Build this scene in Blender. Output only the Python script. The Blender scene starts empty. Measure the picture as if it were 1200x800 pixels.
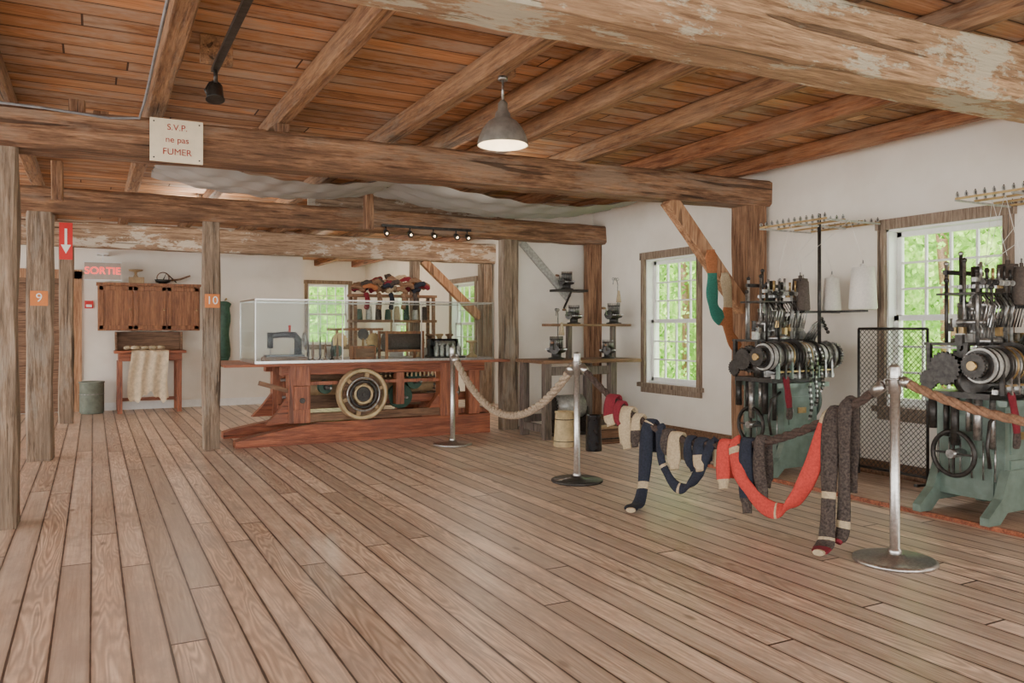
import bpy, math, random
from mathutils import Vector, Matrix, noise
R = random.Random(7)
V = Vector

# ------------------------------------------------------------ materials
class NT:
    def __init__(s, name):
        s.m = bpy.data.materials.new(name); s.m.use_nodes = True
        s.t = s.m.node_tree; s.t.nodes.clear()
        s.out = s.t.nodes.new('ShaderNodeOutputMaterial')
    def n(s, typ, ins=None, **at):
        nd = s.t.nodes.new('ShaderNode' + typ)
        for k, v in at.items(): setattr(nd, k, v)
        if ins:
            for k, v in ins.items():
                sock = nd.inputs[k]
                if isinstance(v, bpy.types.NodeSocket): s.t.links.new(v, sock)
                else: sock.default_value = v
        return nd
    def math(s, op, a, b=0.0, c=0.0, clamp=False):
        nd = s.n('Math', {0: a, 1: b, 2: c}, operation=op); nd.use_clamp = clamp
        return nd.outputs[0]
    def comb(s, x, y, z): return s.n('CombineXYZ', {0: x, 1: y, 2: z}).outputs[0]
    def ramp(s, fac, stops):
        nd = s.n('ValToRGB', {0: fac}); e = nd.color_ramp.elements
        while len(e) < len(stops): e.new(0.5)
        for i, (p, c) in enumerate(stops):
            e[i].position = p; e[i].color = (*c, 1) if len(c) == 3 else c
        return nd.outputs[0]
    def mix(s, f, a, b, mode='MIX'):
        nd = s.n('Mix', data_type='RGBA', blend_type=mode)
        for k, v in ((0, f), (6, a), (7, b)):
            if isinstance(v, bpy.types.NodeSocket): s.t.links.new(v, nd.inputs[k])
            else: nd.inputs[k].default_value = v if k == 0 else ((*v, 1) if len(v) == 3 else v)
        return nd.outputs[2]
    def noise(s, vec, scale, detail=4, rough=.55, dist=0.0):
        return s.n('TexNoise', {'Vector': vec, 'Scale': scale, 'Detail': detail, 'Roughness': rough, 'Distortion': dist}).outputs[0]
    def done(s, col, rough=.6, metal=0.0, bump=None, bstr=.3, bdist=.01, **extra):
        b = s.n('BsdfPrincipled')
        def st(k, v):
            if isinstance(v, bpy.types.NodeSocket): s.t.links.new(v, b.inputs[k])
            else: b.inputs[k].default_value = (*v, 1) if isinstance(v, tuple) and len(v) == 3 else v
        st('Base Color', col); st('Roughness', rough); st('Metallic', metal)
        for k, v in extra.items(): st(k.replace('_', ' '), v)
        if bump is not None:
            bn = s.n('Bump', {'Height': bump, 'Strength': bstr, 'Distance': bdist})
            s.t.links.new(bn.outputs[0], b.inputs['Normal'])
        s.t.links.new(b.outputs[0], s.out.inputs[0])
        return s.m

def plain(name, col, rough=.6, metal=0.0, var=.25, scale=14, bstr=0, **ex):
    t = NT(name); co = t.n('TexCoord').outputs['Object']
    f = t.noise(co, scale, 3, .6)
    c = t.ramp(f, [(.3, tuple(x * (1 - var) for x in col)), (.7, tuple(min(1, x * (1 + var)) for x in col))])
    return t.done(c, rough, metal, f if bstr else None, bstr, .004, **ex)

def wood(name, dark, light, axis='x', scale=1.0, rough=.6, bstr=.5, stain=None, stain_amt=.45, patch=None, patch_thr=.55, crack=.7, grey=None):
    t = NT(name); co = t.n('TexCoord').outputs['Object']
    def mp_(al, ac): return t.n('Mapping', {'Vector': co, 'Scale': tuple((al if a == axis else ac) * scale for a in 'xyz')}).outputs[0]
    g = t.noise(mp_(1.3, 20), 1.5, 6, .7, .35)
    g2 = t.noise(mp_(5, 90), 1.5, 2, .6)
    c = t.ramp(g, [(.36, dark), (.5, tuple((a + b) / 2 for a, b in zip(dark, light))), (.66, light)])
    c = t.mix(.5, c, t.ramp(g2, [(.34, (.32, .28, .25)), (.56, (1, 1, 1))]), 'MULTIPLY')
    big = t.noise(mp_(1.2, 4.5), 1.0, 5, .7)
    if stain: c = t.mix(t.ramp(big, [(.46, (0, 0, 0)), (.60, (stain_amt,) * 3)]), c, stain)
    if grey: c = t.mix(t.ramp(big, [(.38, (.6, .6, .6)), (.48, (0, 0, 0))]), c, grey)
    if patch:
        pn = t.noise(mp_(1.6, 4.2), 1.2, 6, .75)
        c = t.mix(t.ramp(pn, [(patch_thr, (0, 0, 0)), (patch_thr + .05, (.8, .8, .8))]), c, patch)
    crn = t.noise(mp_(.6, 17), 1.0, 2, .5, .6)
    cr = t.ramp(crn, [(.655, (0, 0, 0)), (.675, (1, 1, 1))])
    c = t.mix(t.math('MULTIPLY', cr, crack), c, tuple(x * .25 for x in dark))
    h = t.math('SUBTRACT', t.math('ADD', g, t.math('MULTIPLY', big, .8)), t.math('MULTIPLY', cr, .6))
    return t.done(c, rough, 0.0, h, bstr, .02)

def planks(name, board_axis, width, length, stops, gap=.035, rough=.4, ring=.3, coat=0.0, dirt=None, dirt_amt=.4, tint=.35, hue=.0):
    t = NT(name); co = t.n('TexCoord').outputs['Object']
    sp = t.n('SeparateXYZ', {0: co})
    a, c_ = (sp.outputs[0], sp.outputs[1]) if board_axis == 'x' else (sp.outputs[1], sp.outputs[0])
    q = t.math('DIVIDE', c_, width); idx = t.math('FLOOR', q); fr = t.math('SUBTRACT', q, idx)
    r1 = t.n('TexWhiteNoise', {'Vector': t.comb(idx, 3.3, 1.1)}, noise_dimensions='3D').outputs[0]
    al = t.math('ADD', t.math('DIVIDE', a, length), t.math('MULTIPLY', r1, 7.0))
    idx2 = t.math('FLOOR', al); fr2 = t.math('SUBTRACT', al, idx2)
    r2 = t.n('TexWhiteNoise', {'Vector': t.comb(idx, idx2, 5.0)}, noise_dimensions='3D').outputs[0]
    r3 = t.n('TexWhiteNoise', {'Vector': t.comb(idx, idx2, 9.0)}, noise_dimensions='3D').outputs[0]
    off = t.math('MULTIPLY', r2, 37.0)
    gv = t.comb(t.math('MULTIPLY', c_, 9.0), t.math('ADD', t.math('MULTIPLY', a, .8), off), off)
    g = t.noise(gv, 1.0, 2, .5, .25)
    rings = t.math('SINE', t.math('MULTIPLY', g, 95.0))
    rings = t.math('MULTIPLY_ADD', rings, .5, .5)
    fv = t.comb(t.math('MULTIPLY', c_, 70.0), t.math('ADD', t.math('MULTIPLY', a, 2.5), off), off)
    fine = t.noise(fv, 1.0, 4, .7)
    col = t.ramp(t.math('ADD', t.math('MULTIPLY', fine, .6), t.math('MULTIPLY', g, .4)), stops)
    dk = stops[0][1]
    rv = t.math('MULTIPLY', rings, t.math('MULTIPLY', r3, ring * 1.7))
    col = t.mix(rv, col, tuple(x * .7 for x in dk))
    br = t.math('MULTIPLY_ADD', r2, tint, 1 - tint * .6)
    col = t.mix(1.0, col, t.n('CombineColor', {0: br, 1: t.math('MULTIPLY_ADD', r3, -hue * .4, br), 2: t.math('MULTIPLY_ADD', r3, -hue, br)}).outputs[0], 'MULTIPLY')
    if dirt:
        dv = t.comb(t.math('MULTIPLY', c_, 2.2), a, t.math('MULTIPLY', off, .1))
        dn2 = t.noise(dv, 1.4, 5, .75)
        col = t.mix(t.ramp(dn2, [(.46, (0, 0, 0)), (.64, (dirt_amt,) * 3)]), col, dirt)
    kv = t.comb(t.math('MULTIPLY', c_, 5.0), t.math('ADD', t.math('MULTIPLY', a, 2.2), off), idx)
    kn = t.n('TexVoronoi', {'Vector': kv, 'Scale': 1.0}).outputs[0]
    kn = t.ramp(kn, [(.05, (1, 1, 1)), (.12, (0, 0, 0))])
    col = t.mix(t.math('MULTIPLY', kn, .6), col, tuple(x * .4 for x in dk))
    e = t.math('MINIMUM', fr, t.math('SUBTRACT', 1.0, fr))
    wob = t.math('MULTIPLY_ADD', t.noise(co, 5, 2), gap * 1.2, -gap * .05)
    line = t.math('LESS_THAN', e, wob)
    e2 = t.math('MINIMUM', fr2, t.math('SUBTRACT', 1.0, fr2))
    line2 = t.math('LESS_THAN', e2, .002 * 3 / length)
    ln = t.math('MAXIMUM', line, line2)
    soft = t.ramp(e, [(gap * .4, (.55, .55, .55)), (gap * 2.8, (0, 0, 0))])
    col = t.mix(soft, col, tuple(x * .5 for x in dk))
    col = t.mix(t.math('MULTIPLY', ln, .94), col, (.045, .018, .01))
    hgt = t.math('SUBTRACT', t.math('ADD', t.math('MULTIPLY', fine, .3), t.math('MULTIPLY', rings, .08)), ln)
    ro = t.math('MULTIPLY_ADD', fine, .3, rough - .13)
    return t.done(col, ro, 0.0, hgt, .35, .006, Coat_Weight=coat, Coat_Roughness=.28)

M = {}
M['floor'] = planks('floor_planks', 'y', .145, 4.6, [(.3, (.46, .315, .225)), (.48, (.75, .585, .455)), (.66, (.90, .76, .63))],
                    gap=.050, rough=.42, ring=.40, coat=.15, dirt=(.45, .36, .30), dirt_amt=.62, tint=.44, hue=.08)
M['ceil'] = planks('ceiling_boards', 'x', .19, 3.0, [(.3, (.27, .105, .042)), (.5, (.58, .29, .135)), (.7, (.78, .50, .30))],
                   gap=.045, rough=.75, ring=.40, dirt=(.50, .39, .30), dirt_amt=.85, tint=.65, hue=.08)
M['hewn'] = wood('hewn_timber', (.11, .048, .022), (.50, .27, .145), 'x', 1.0, .75, .9, stain=(.10, .055, .032), stain_amt=.6, grey=(.30, .225, .165))
M['hewn2'] = wood('hewn_timber_whitewashed', (.22, .12, .06), (.70, .46, .27), 'x', 1.0, .75, .9, stain=(.27, .16, .09), stain_amt=.6, patch=(.56, .54, .42), patch_thr=.505)
M['hewn3'] = wood('hewn_timber_grey', (.20, .12, .07), (.56, .40, .27), 'x', 1.0, .75, .9, stain=(.14, .085, .05), patch=(.60, .55, .46), patch_thr=.52)
M['post'] = wood('post_timber', (.115, .075, .046), (.45, .33, .23), 'z', 1.0, .8, .9, stain=(.19, .14, .10), stain_amt=.6, grey=(.34, .29, .235))
M['postbrown'] = wood('wall_post_timber', (.13, .055, .026), (.46, .26, .145), 'z', 1.0, .75, .8)
M['brace'] = wood('brace_timber', (.27, .12, .055), (.66, .38, .205), 'z', .7, .65, .6)
M['joist'] = wood('joist_timber', (.13, .052, .024), (.50, .27, .13), 'y', 1.0, .75, .7, stain=(.50, .33, .20), stain_amt=.35, grey=(.34, .25, .175))
M['joistred'] = wood('joist_timber_red', (.17, .055, .022), (.52, .235, .105), 'y', 1.0, .7, .7, stain=(.44, .27, .16), stain_amt=.4)
M['red'] = wood('red_painted_timber', (.17, .042, .019), (.50, .165, .075), 'x', 1.0, .42, .5, stain=(.20, .075, .045), stain_amt=.6)
M['redz'] = wood('red_painted_timber_upright', (.17, .045, .02), (.50, .175, .08), 'z', 1.0, .42, .5)
M['cab'] = wood('cabinet_wood', (.17, .058, .022), (.40, .17, .068), 'z', 1.2, .5, .2, crack=.2)
M['brown'] = wood('brown_wood', (.115, .056, .028), (.32, .18, .10), 'x', 1.5, .6, .3)
M['bench'] = wood('dark_bench_wood', (.07, .055, .045), (.24, .19, .155), 'z', 1.5, .65, .3)
M['trim'] = wood('brown_window_trim', (.17, .115, .075), (.42, .32, .235), 'z', 1.5, .7, .4)
M['plat'] = wood('platform_wood', (.34, .21, .14), (.64, .45, .33), 'y', 1.0, .5, .3)
M['tan'] = plain('tan_wood', (.42, .29, .155), .6)
M['wheel'] = plain('cream_wheel_wood', (.54, .42, .235), .55)
M['white'] = plain('white_paint', (.84, .84, .81), .45, var=.05)
M['glasswhite'] = plain('pale_card', (.66, .64, .60), .7, var=.1)
M['steel'] = plain('steel', (.34, .335, .32), .34, .85, var=.5, scale=30)
M['brushed'] = plain('brushed_steel', (.50, .49, .47), .32, .95, var=.2, scale=60)
M['dark'] = plain('dark_iron', (.045, .041, .037), .4, .5, var=.5, scale=30)
M['black'] = plain('black_enamel', (.015, .015, .017), .25, 0, var=.3)
M['brass'] = plain('aged_brass', (.42, .29, .13), .38, .75, var=.3)
M['green'] = plain('machine_green', (.155, .215, .18), .36, .1, var=.25, scale=9)
M['dgreen'] = plain('dark_green_paint', (.03, .085, .055), .45, .1, var=.3)
M['lgrey'] = plain('pale_grey_paint', (.42, .42, .39), .4, .3, var=.3, scale=30)
M['cream'] = plain('cream_sign', (.80, .71, .52), .6, var=.06)
M['redtxt'] = plain('red_lettering', (.36, .03, .02), .6, var=.1)
M['signred'] = plain('red_sign', (.62, .02, .02), .5, var=.05)
M['orange'] = plain('orange_plaque', (.68, .21, .04), .5, var=.08)
M['sack'] = plain('sack_cloth', (.66, .55, .39), .95, var=.2, scale=20, bstr=.4)
M['rope'] = plain('hemp_rope', (.36, .28, .20), .95, var=.4, scale=60)
M['ropedk'] = plain('dark_wool_rope', (.065, .042, .033), .95, var=.5, scale=60)
M['ropebr'] = plain('brown_rope', (.24, .13, .075), .95, var=.4, scale=60)
def wool(name, col, var=.2): M[name] = plain(name + '_wool', col, .95, var=var, scale=70, bstr=.6)
wool('maroon', (.17, .012, .022)); wool('beige', (.44, .35, .225)); wool('navy', (.016, .020, .034), .4); wool('coral', (.50, .055, .042), .2)
wool('char', (.058, .044, .037), .7); wool('teal', (.035, .19, .14)); wool('rust', (.38, .14, .055))
M['conew'] = plain('white_yarn', (.78, .75, .68), .9, var=.08, scale=60)
M['coned'] = plain('dark_yarn', (.095, .075, .062), .9, var=.3, scale=60)
M['bucket'] = plain('grey_green_bucket', (.19, .22, .18), .5, var=.2)
M['cable'] = plain('grey_cable', (.20, .20, .21), .5)
M['pshade'] = plain('lamp_shade_metal', (.30, .29, .26), .42, .6, var=.25)
M['pin'] = plain('lamp_shade_inside', (.50, .46, .38), .6, 0, var=.1)
t = NT('plaster_wall'); co = t.n('TexCoord').outputs['Object']
f = t.noise(co, 1.1, 5, .6)
c = t.ramp(f, [(.3, (.77, .71, .61)), (.55, (.86, .81, .72)), (.75, (.89, .85, .78))])
M['wall'] = t.done(c, .85, 0.0, f, .3, .03)
def glassy(name, tint, bl, k, base):
    t = NT(name); tr = t.n('BsdfTransparent', {0: tint}); gl = t.n('BsdfGlossy', {'Roughness': .02})
    lw = t.n('LayerWeight', {0: bl}); mx = t.n('MixShader', {0: t.math('MULTIPLY_ADD', lw.outputs[0], k, base)})
    t.t.links.new(tr.outputs[0], mx.inputs[1]); t.t.links.new(gl.outputs[0], mx.inputs[2]); t.t.links.new(mx.outputs[0], t.out.inputs[0])
    return t.m
M['glass'] = glassy('window_glass', (.97, .98, .97, 1), .15, .4, 0.0)
M['case'] = glassy('case_glass', (.93, .955, .95, 1), .2, .12, .006)
t = NT('leaf'); co = t.n('TexCoord').outputs['Object']
f = t.noise(co, 1.6, 5, .75)
c = t.ramp(f, [(.36, (.055, .16, .015)), (.5, (.22, .44, .05)), (.64, (.55, .76, .20))])
M['leaf'] = t.done(c, .7)
t = NT('gauze'); co = t.n('TexCoord').outputs['Object']
df = t.n('BsdfDiffuse', {0: (.40, .39, .37, 1)}); tr = t.n('BsdfTransparent'); mx = t.n('MixShader', {0: .88})
t.t.links.new(tr.outputs[0], mx.inputs[1]); t.t.links.new(df.outputs[0], mx.inputs[2]); t.t.links.new(mx.outputs[0], t.out.inputs[0])
M['gauze'] = t.m
def emis(name, col, st):
    t = NT(name); f = t.noise(t.n('TexCoord').outputs['Object'], 5); c = t.mix(t.math('MULTIPLY', f, .1), col, (1, 1, 1))
    return t.done(c, .5, 0.0, Emission_Color=c, Emission_Strength=st)
M['bulb'] = emis('bulb_glow', (1, .75, .45), 5.0)
M['exitp'] = plain('exit_sign_face', (.42, .36, .31), .5, var=.05)
M['exitr'] = emis('exit_sign_letters', (1, .03, .015), 2.2)

# ------------------------------------------------------------ mesh builder
class B:
    def __init__(s, M4=None):
        s.v = []; s.f = []; s.fm = []; s.sm = []; s.mats = []; s.M = M4 or Matrix.Identity(4)
    def add(s, vs, fs, mat, smooth=False):
        o = len(s.v); s.v += [tuple(s.M @ V(p)) for p in vs]
        m = M[mat] if isinstance(mat, str) else mat
        if m not in s.mats: s.mats.append(m)
        k = s.mats.index(m)
        for i, fc in enumerate(fs):
            s.f.append([o + q for q in fc]); s.fm.append(k)
            s.sm.append(smooth if isinstance(smooth, bool) else smooth[i])
        return s
    def frame(s, d, up=None):
        d = V(d).normalized()
        up = V(up) if up else (V((0, 0, 1)) if abs(d.z) < .95 else V((0, 1, 0)))
        a = up.cross(d).normalized(); b = d.cross(a).normalized()
        return a, b, d
    def box(s, c, sz, mat, rot=None):
        x, y, z = [q / 2 for q in sz]; Rm = rot or Matrix.Identity(3)
        vs = [V(c) + Rm @ V(p) for p in [(-x,-y,-z),(x,-y,-z),(x,y,-z),(-x,y,-z),(-x,-y,z),(x,-y,z),(x,y,z),(-x,y,z)]]
        return s.add(vs, [(0,3,2,1),(4,5,6,7),(0,1,5,4),(1,2,6,5),(2,3,7,6),(3,0,4,7)], mat)
    def b2(s, lo, hi, mat):
        return s.box([(a + b) / 2 for a, b in zip(lo, hi)], [abs(b - a) for a, b in zip(lo, hi)], mat)
    def beam(s, p0, p1, w, h, mat, up=None):
        p0, p1 = V(p0), V(p1); a, b, d = s.frame(p1 - p0, up)
        vs = []
        for p in (p0, p1):
            for i, j in ((-1,-1),(1,-1),(1,1),(-1,1)): vs.append(p + a * i * w / 2 + b * j * h / 2)
        return s.add(vs, [(3,2,1,0),(4,5,6,7),(0,1,5,4),(1,2,6,5),(2,3,7,6),(3,0,4,7)], mat)
    def hewn(s, p0, p1, w, h, mat, seg=24, jit=.008, ch=.03, seed=0):
        p0, p1 = V(p0), V(p1); a, b, d = s.frame(p1 - p0)
        prof = [(-1, -1 , ch, 0), (1, -1, -ch, 0), (1, -1, 0, ch), (1, 1, 0, -ch), (1, 1, -ch, 0), (-1, 1, ch, 0), (-1, 1, 0, -ch), (-1, -1, 0, ch)]
        L = (p1 - p0).length; vs = []
        for i in range(seg + 1):
            q = p0.lerp(p1, i / seg)
            for k, (u, v, cu, cv) in enumerate(prof):
                nn = noise.noise(V((i * .35 * L / seg * 4, k * 3.1 + seed, seed))) * jit * 2
                nm = noise.noise(V((i * .9 * L / seg * 4, k * 2.7 + seed, seed + 9))) * jit
                vs.append(q + a * (u * (w / 2 + nn) + cu * (1 + nm * 40)) + b * (v * (h / 2 + nm) + cv * (1 + nn * 30)))
        n = 8; fs = []
        for i in range(seg):
            for k in range(n):
                fs.append((i*n+k, i*n+(k+1)%n, (i+1)*n+(k+1)%n, (i+1)*n+k))
        fs.append(tuple(reversed(range(n)))); fs.append(tuple(seg*n+k for k in range(n)))
        return s.add(vs, fs, mat)
    def rings(s, rs, n, mat, cap=True, smooth=True):
        vs = [p for r in rs for p in r]; fs = []; sm = []
        for i in range(len(rs) - 1):
            for k in range(n): fs.append((i*n+k, i*n+(k+1)%n, (i+1)*n+(k+1)%n, (i+1)*n+k)); sm.append(smooth)
        if cap:
            fs.append(tuple(reversed(range(n)))); fs.append(tuple((len(rs)-1)*n+k for k in range(n))); sm += [False, False]
        return s.add(vs, fs, mat, sm)
    def cyl(s, p0, p1, r0, mat, r1=None, n=16, cap=True):
        p0, p1 = V(p0), V(p1); r1 = r0 if r1 is None else r1; a, b, d = s.frame(p1 - p0)
        rs = [[p + (a * math.cos(2*math.pi*k/n) + b * math.sin(2*math.pi*k/n)) * r for k in range(n)] for p, r in ((p0, r0), (p1, r1))]
        return s.rings(rs, n, mat, cap)
    def lathe(s, c, prof, mat, axis=(0, 0, 1), n=20, cap=True, smooth=True):
        c = V(c); a, b, d = s.frame(axis)
        rs = [[c + d * h + (a * math.cos(2*math.pi*k/n) + b * math.sin(2*math.pi*k/n)) * max(r, 1e-4) for k in range(n)] for r, h in prof]
        return s.rings(rs, n, mat, cap, smooth)
    def tube(s, pts, r, mat, n=8, closed=False):
        pts = [V(p) for p in pts]; rs = []; N_ = len(pts); pa = None
        for i, p in enumerate(pts):
            if closed: d = pts[(i+1) % N_] - pts[i-1]
            else: d = pts[min(i+1, N_-1)] - pts[max(i-1, 0)]
            d = d.normalized()
            if pa is None: a, b, _ = s.frame(d)
            else:
                a = (pa - d * pa.dot(d)).normalized(); b = d.cross(a)
            pa = a; rr = r(i / (N_-1)) if callable(r) else r
            rs.append([p + (a * math.cos(2*math.pi*k/n) + b * math.sin(2*math.pi*k/n)) * rr for k in range(n)])
        if closed: rs.append(rs[0])
        return s.rings(rs, n, mat, not closed)
    def rope(s, pts, r, mat, twist=28, turn=30):
        pts = [V(p) for p in pts]
        L = sum((pts[i+1]-pts[i]).length for i in range(len(pts)-1))
        for k in range(3):
            q = []; NN = max(60, int(L * turn * 2.2))
            for i in range(NN + 1):
                u = i / NN * (len(pts) - 1); j = min(int(u), len(pts) - 2); f = u - j
                p = pts[j].lerp(pts[j+1], f); d = (pts[j+1] - pts[j]); a, b, _ = s.frame(d)
                th = i / NN * L * twist + k * 2 * math.pi / 3
                q.append(p + (a * math.cos(th) + b * math.sin(th)) * r * .5)
            s.tube(q, r * .62, mat, 6)
        return s
    def torus(s, c, axis, R_, r, mat, n=32, m=8):
        c = V(c); a, b, d = s.frame(axis)
        return s.tube([c + (a * math.cos(2*math.pi*k/n) + b * math.sin(2*math.pi*k/n)) * R_ for k in range(n)], r, mat, m, True)
    def sphere(s, c, r, mat, sc=(1, 1, 1), n=14):
        c = V(c); rs = []
        m = n // 2
        for i in range(m + 1):
            th = math.pi * i / m; rr = max(math.sin(th), 1e-3) * r
            rs.append([c + V((rr * math.cos(2*math.pi*k/n) * sc[0], rr * math.sin(2*math.pi*k/n) * sc[1], -math.cos(th) * r * sc[2])) for k in range(n)])
        return s.rings(rs, n, mat, True)
    def gear(s, c, axis, R_, th, teeth, mat):
        c = V(c); a, b, d = s.frame(axis); ring = []
        for k in range(teeth * 4):
            an = 2 * math.pi * k / (teeth * 4); rr = R_ if k % 4 in (0, 1) else R_ * .9
            ring.append((a * math.cos(an) + b * math.sin(an)) * rr)
        rs = [[c + q - d * th / 2 for q in ring], [c + q + d * th / 2 for q in ring]]
        return s.rings(rs, len(ring), mat, True, False)
    def prism(s, prof, y0, y1, mat, plane='xz'):
        def P(u, w, t): return (u, t, w) if plane == 'xz' else ((t, u, w) if plane == 'yz' else (u, w, t))
        n = len(prof); vs = [P(u, w, y0) for u, w in prof] + [P(u, w, y1) for u, w in prof]
        fs = [tuple(range(n)), tuple(reversed(range(n, 2*n)))] + [(k, n+k, n+(k+1)%n, (k+1)%n) for k in range(n)]
        return s.add(vs, fs, mat)
    def strap(s, pts, w, t, wdir, matf, sub=4):
        pts = [V(p) for p in pts]
        def cr(p0, p1, p2, p3, u):
            return .5 * ((2*p1) + (p2-p0)*u + (2*p0-5*p1+4*p2-p3)*u*u + (3*p1-p0-3*p2+p3)*u**3)
        q = []
        for i in range(len(pts) - 1):
            a0 = pts[max(i-1, 0)]; a3 = pts[min(i+2, len(pts)-1)]
            for k in range(sub): q.append(cr(a0, pts[i], pts[i+1], a3, k / sub))
        q.append(pts[-1]); n = 10; rs = []
        for i, p in enumerate(q):
            d = (q[min(i+1, len(q)-1)] - q[max(i-1, 0)]).normalized(); wd = V(wdir)
            wd = (wd - d * wd.dot(d))
            wd = wd.normalized() if wd.length > .05 else V((1, 0, 0)); nn = d.cross(wd)
            u = i / (len(q) - 1); ww = w * (1 + .12 * math.sin(u * 17)) * (1 if .06 < u < .94 else .75)
            rs.append([p + wd * math.cos(2*math.pi*k/n) * ww / 2 + nn * math.sin(2*math.pi*k/n) * t / 2 for k in range(n)])
        for i in range(len(rs) - 1):
            s.rings([rs[i], rs[i+1]], n, matf(i / (len(rs)-1)), i in (0, len(rs)-2))
        return s
    def finish(s, name, bevel=0.0, parent=None):
        xs = [p[0] for p in s.v]; ys = [p[1] for p in s.v]; zs = [p[2] for p in s.v]
        o = V(((min(xs)+max(xs))/2, (min(ys)+max(ys))/2, min(zs)))
        me = bpy.data.meshes.new(name)
        me.from_pydata([V(p) - o for p in s.v], [], s.f)
        for m in s.mats: me.materials.append(m)
        me.polygons.foreach_set('material_index', s.fm); me.polygons.foreach_set('use_smooth', s.sm)
        me.update()
        ob = bpy.data.objects.new(name, me); ob.location = o
        bpy.context.collection.objects.link(ob)
        if bevel:
            bv = ob.modifiers.new('bevel', 'BEVEL'); bv.width = bevel; bv.segments = 2; bv.limit_method = 'ANGLE'; bv.angle_limit = .7
        return ob

def text(body, c, size, mat, parent, name='lettering', align='CENTER'):
    cu = bpy.data.curves.new(name, 'FONT'); cu.body = body; cu.size = size; cu.align_x = align; cu.align_y = 'CENTER'; cu.extrude = .001
    tmp = bpy.data.objects.new('tmp', cu); bpy.context.collection.objects.link(tmp)
    dg = bpy.context.evaluated_depsgraph_get(); me = bpy.data.meshes.new_from_object(tmp.evaluated_get(dg))
    bpy.data.objects.remove(tmp); me.materials.clear(); me.materials.append(M[mat])
    ob = bpy.data.objects.new(name, me); bpy.context.collection.objects.link(ob)
    ob.rotation_euler = (math.pi/2, 0, 0); ob.parent = parent; ob.location = V(c) - parent.location
    return ob

# ------------------------------------------------------------ room shell
XW, YP, YF, YB, CZ = 6.2, 9.42, 14.3, 20.0, 3.01
b = B(); b.b2((-7, -5, -.1), (6.4, 20.2, 0), 'floor'); b.finish('floor')
b = B(); b.b2((-7, -5, CZ), (6.4, 20.2, CZ + .1), 'ceil'); b.finish('ceiling')
def wall_yz(name, X, th, y0, y1, ops):
    b = B(); y = y0
    for (a, c, z0, z1) in sorted(ops):
        b.b2((X, y, 0), (X + th, a, CZ), 'wall'); b.b2((X, a, 0), (X + th, c, z0), 'wall'); b.b2((X, a, z1), (X + th, c, CZ), 'wall'); y = c
    b.b2((X, y, 0), (X + th, y1, CZ), 'wall'); return b.finish(name)
WINS = [(.3, 1.3, .62, 2.17), (3.70, 4.73, .62, 2.17), (7.22, 8.20, .62, 2.17), (13.3, 14.4, .62, 2.17), (16.9, 17.9, .62, 2.17)]
wall_yz('wall_right', XW, .2, -5, 20.2, WINS)
b = B(); b.b2((-7, YF, 0), (3.29, YF + .15, CZ), 'wall'); b.finish('wall_back')
b = B(); b.b2((4.86, YP, 0), (XW, YP + .12, CZ), 'wall'); b.finish('wall_partition')
b = B()
b.b2((3.29, YB, 0), (4.72, YB + .2, CZ), 'wall'); b.b2((4.72, YB, 0), (5.75, YB + .2, .9), 'wall')
b.b2((4.72, YB, 2.42), (5.75, YB + .2, CZ), 'wall'); b.b2((5.75, YB, 0), (XW, YB + .2, CZ), 'wall')
b.finish('wall_far')
b = B(); b.b2((3.14, YF + .15, 0), (3.29, YB + .2, CZ), 'wall'); b.finish('wall_side')

def window(idx, X, y0, y1, z0, z1, axis='x', cols=4, rows=3):
    if axis == 'x': Mx = Matrix.Translation((X, 0, 0))
    else: Mx = Matrix.Translation((0, X, 0)) @ Matrix.Rotation(math.pi/2, 4, 'Z') @ Matrix.Scale(-1, 4, (0, 1, 0))
    b = B(Mx); e = .075
    tr = 'trim'
    b.b2((-.03, y0 - e, z0 - .02), (0, y0, z1), tr); b.b2((-.03, y1, z0 - .02), (0, y1 + e, z1), tr)
    b.b2((-.035, y0 - e - .02, z1), (0, y1 + e + .02, z1 + .09), tr)
    b.b2((-.07, y0 - e - .03, z0 - .05), (.03, y1 + e + .03, z0 - .0), tr); b.b2((-.03, y0 - e, z0 - .12), (0, y1 + e, z0 - .05), tr)
    b.b2((0, y0, z0), (.19, y0 + .02, z1), 'white'); b.b2((0, y1 - .02, z0), (.19, y1, z1), 'white')
    b.b2((0, y0, z1 - .02), (.19, y1, z1), 'white'); b.b2((.02, y0, z0), (.19, y1, z0 + .025), 'white')
    zm = (z0 + z1) / 2
    for (za, zb, xo) in ((z0 + .025, zm + .02, .07), (zm - .02, z1 - .02, .11)):
        ya, yb = y0 + .02, y1 - .02; s = .045
        b.b2((xo, ya, za), (xo + .035, ya + s, zb), 'white'); b.b2((xo, yb - s, za), (xo + .035, yb, zb), 'white')
        b.b2((xo, ya, za), (xo + .035, yb, za + s), 'white'); b.b2((xo, ya, zb - s), (xo + .035, yb, zb), 'white')
        for i in range(1, cols):
            yy = ya + s + (yb - ya - 2*s) * i / cols; b.b2((xo + .005, yy - .009, za + s), (xo + .03, yy + .009, zb - s), 'white')
        for i in range(1, rows):
            zz = za + s + (zb - za - 2*s) * i / rows; b.b2((xo + .006, ya + s, zz - .009), (xo + .029, yb - s, zz + .009), 'white')
        b.b2((xo + .016, ya + s, za + s), (xo + .019, yb - s, zb - s), 'glass')
    return b.finish('window_%d' % idx)
for i, (a, c, z0, z1) in enumerate(WINS): window(i + 1, XW, a, c, z0, z1)
window(6, YB, 4.72, 5.75, .9, 2.42, 'y')
b = B(); b.b2((XW - .025, -5, 0), (XW, YP, .13), 'brown'); b.finish('baseboard_right')
b = B(); b.b2((-7, YF - .02, 0), (3.29, YF, .12), 'white'); b.finish('baseboard_back')

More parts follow.
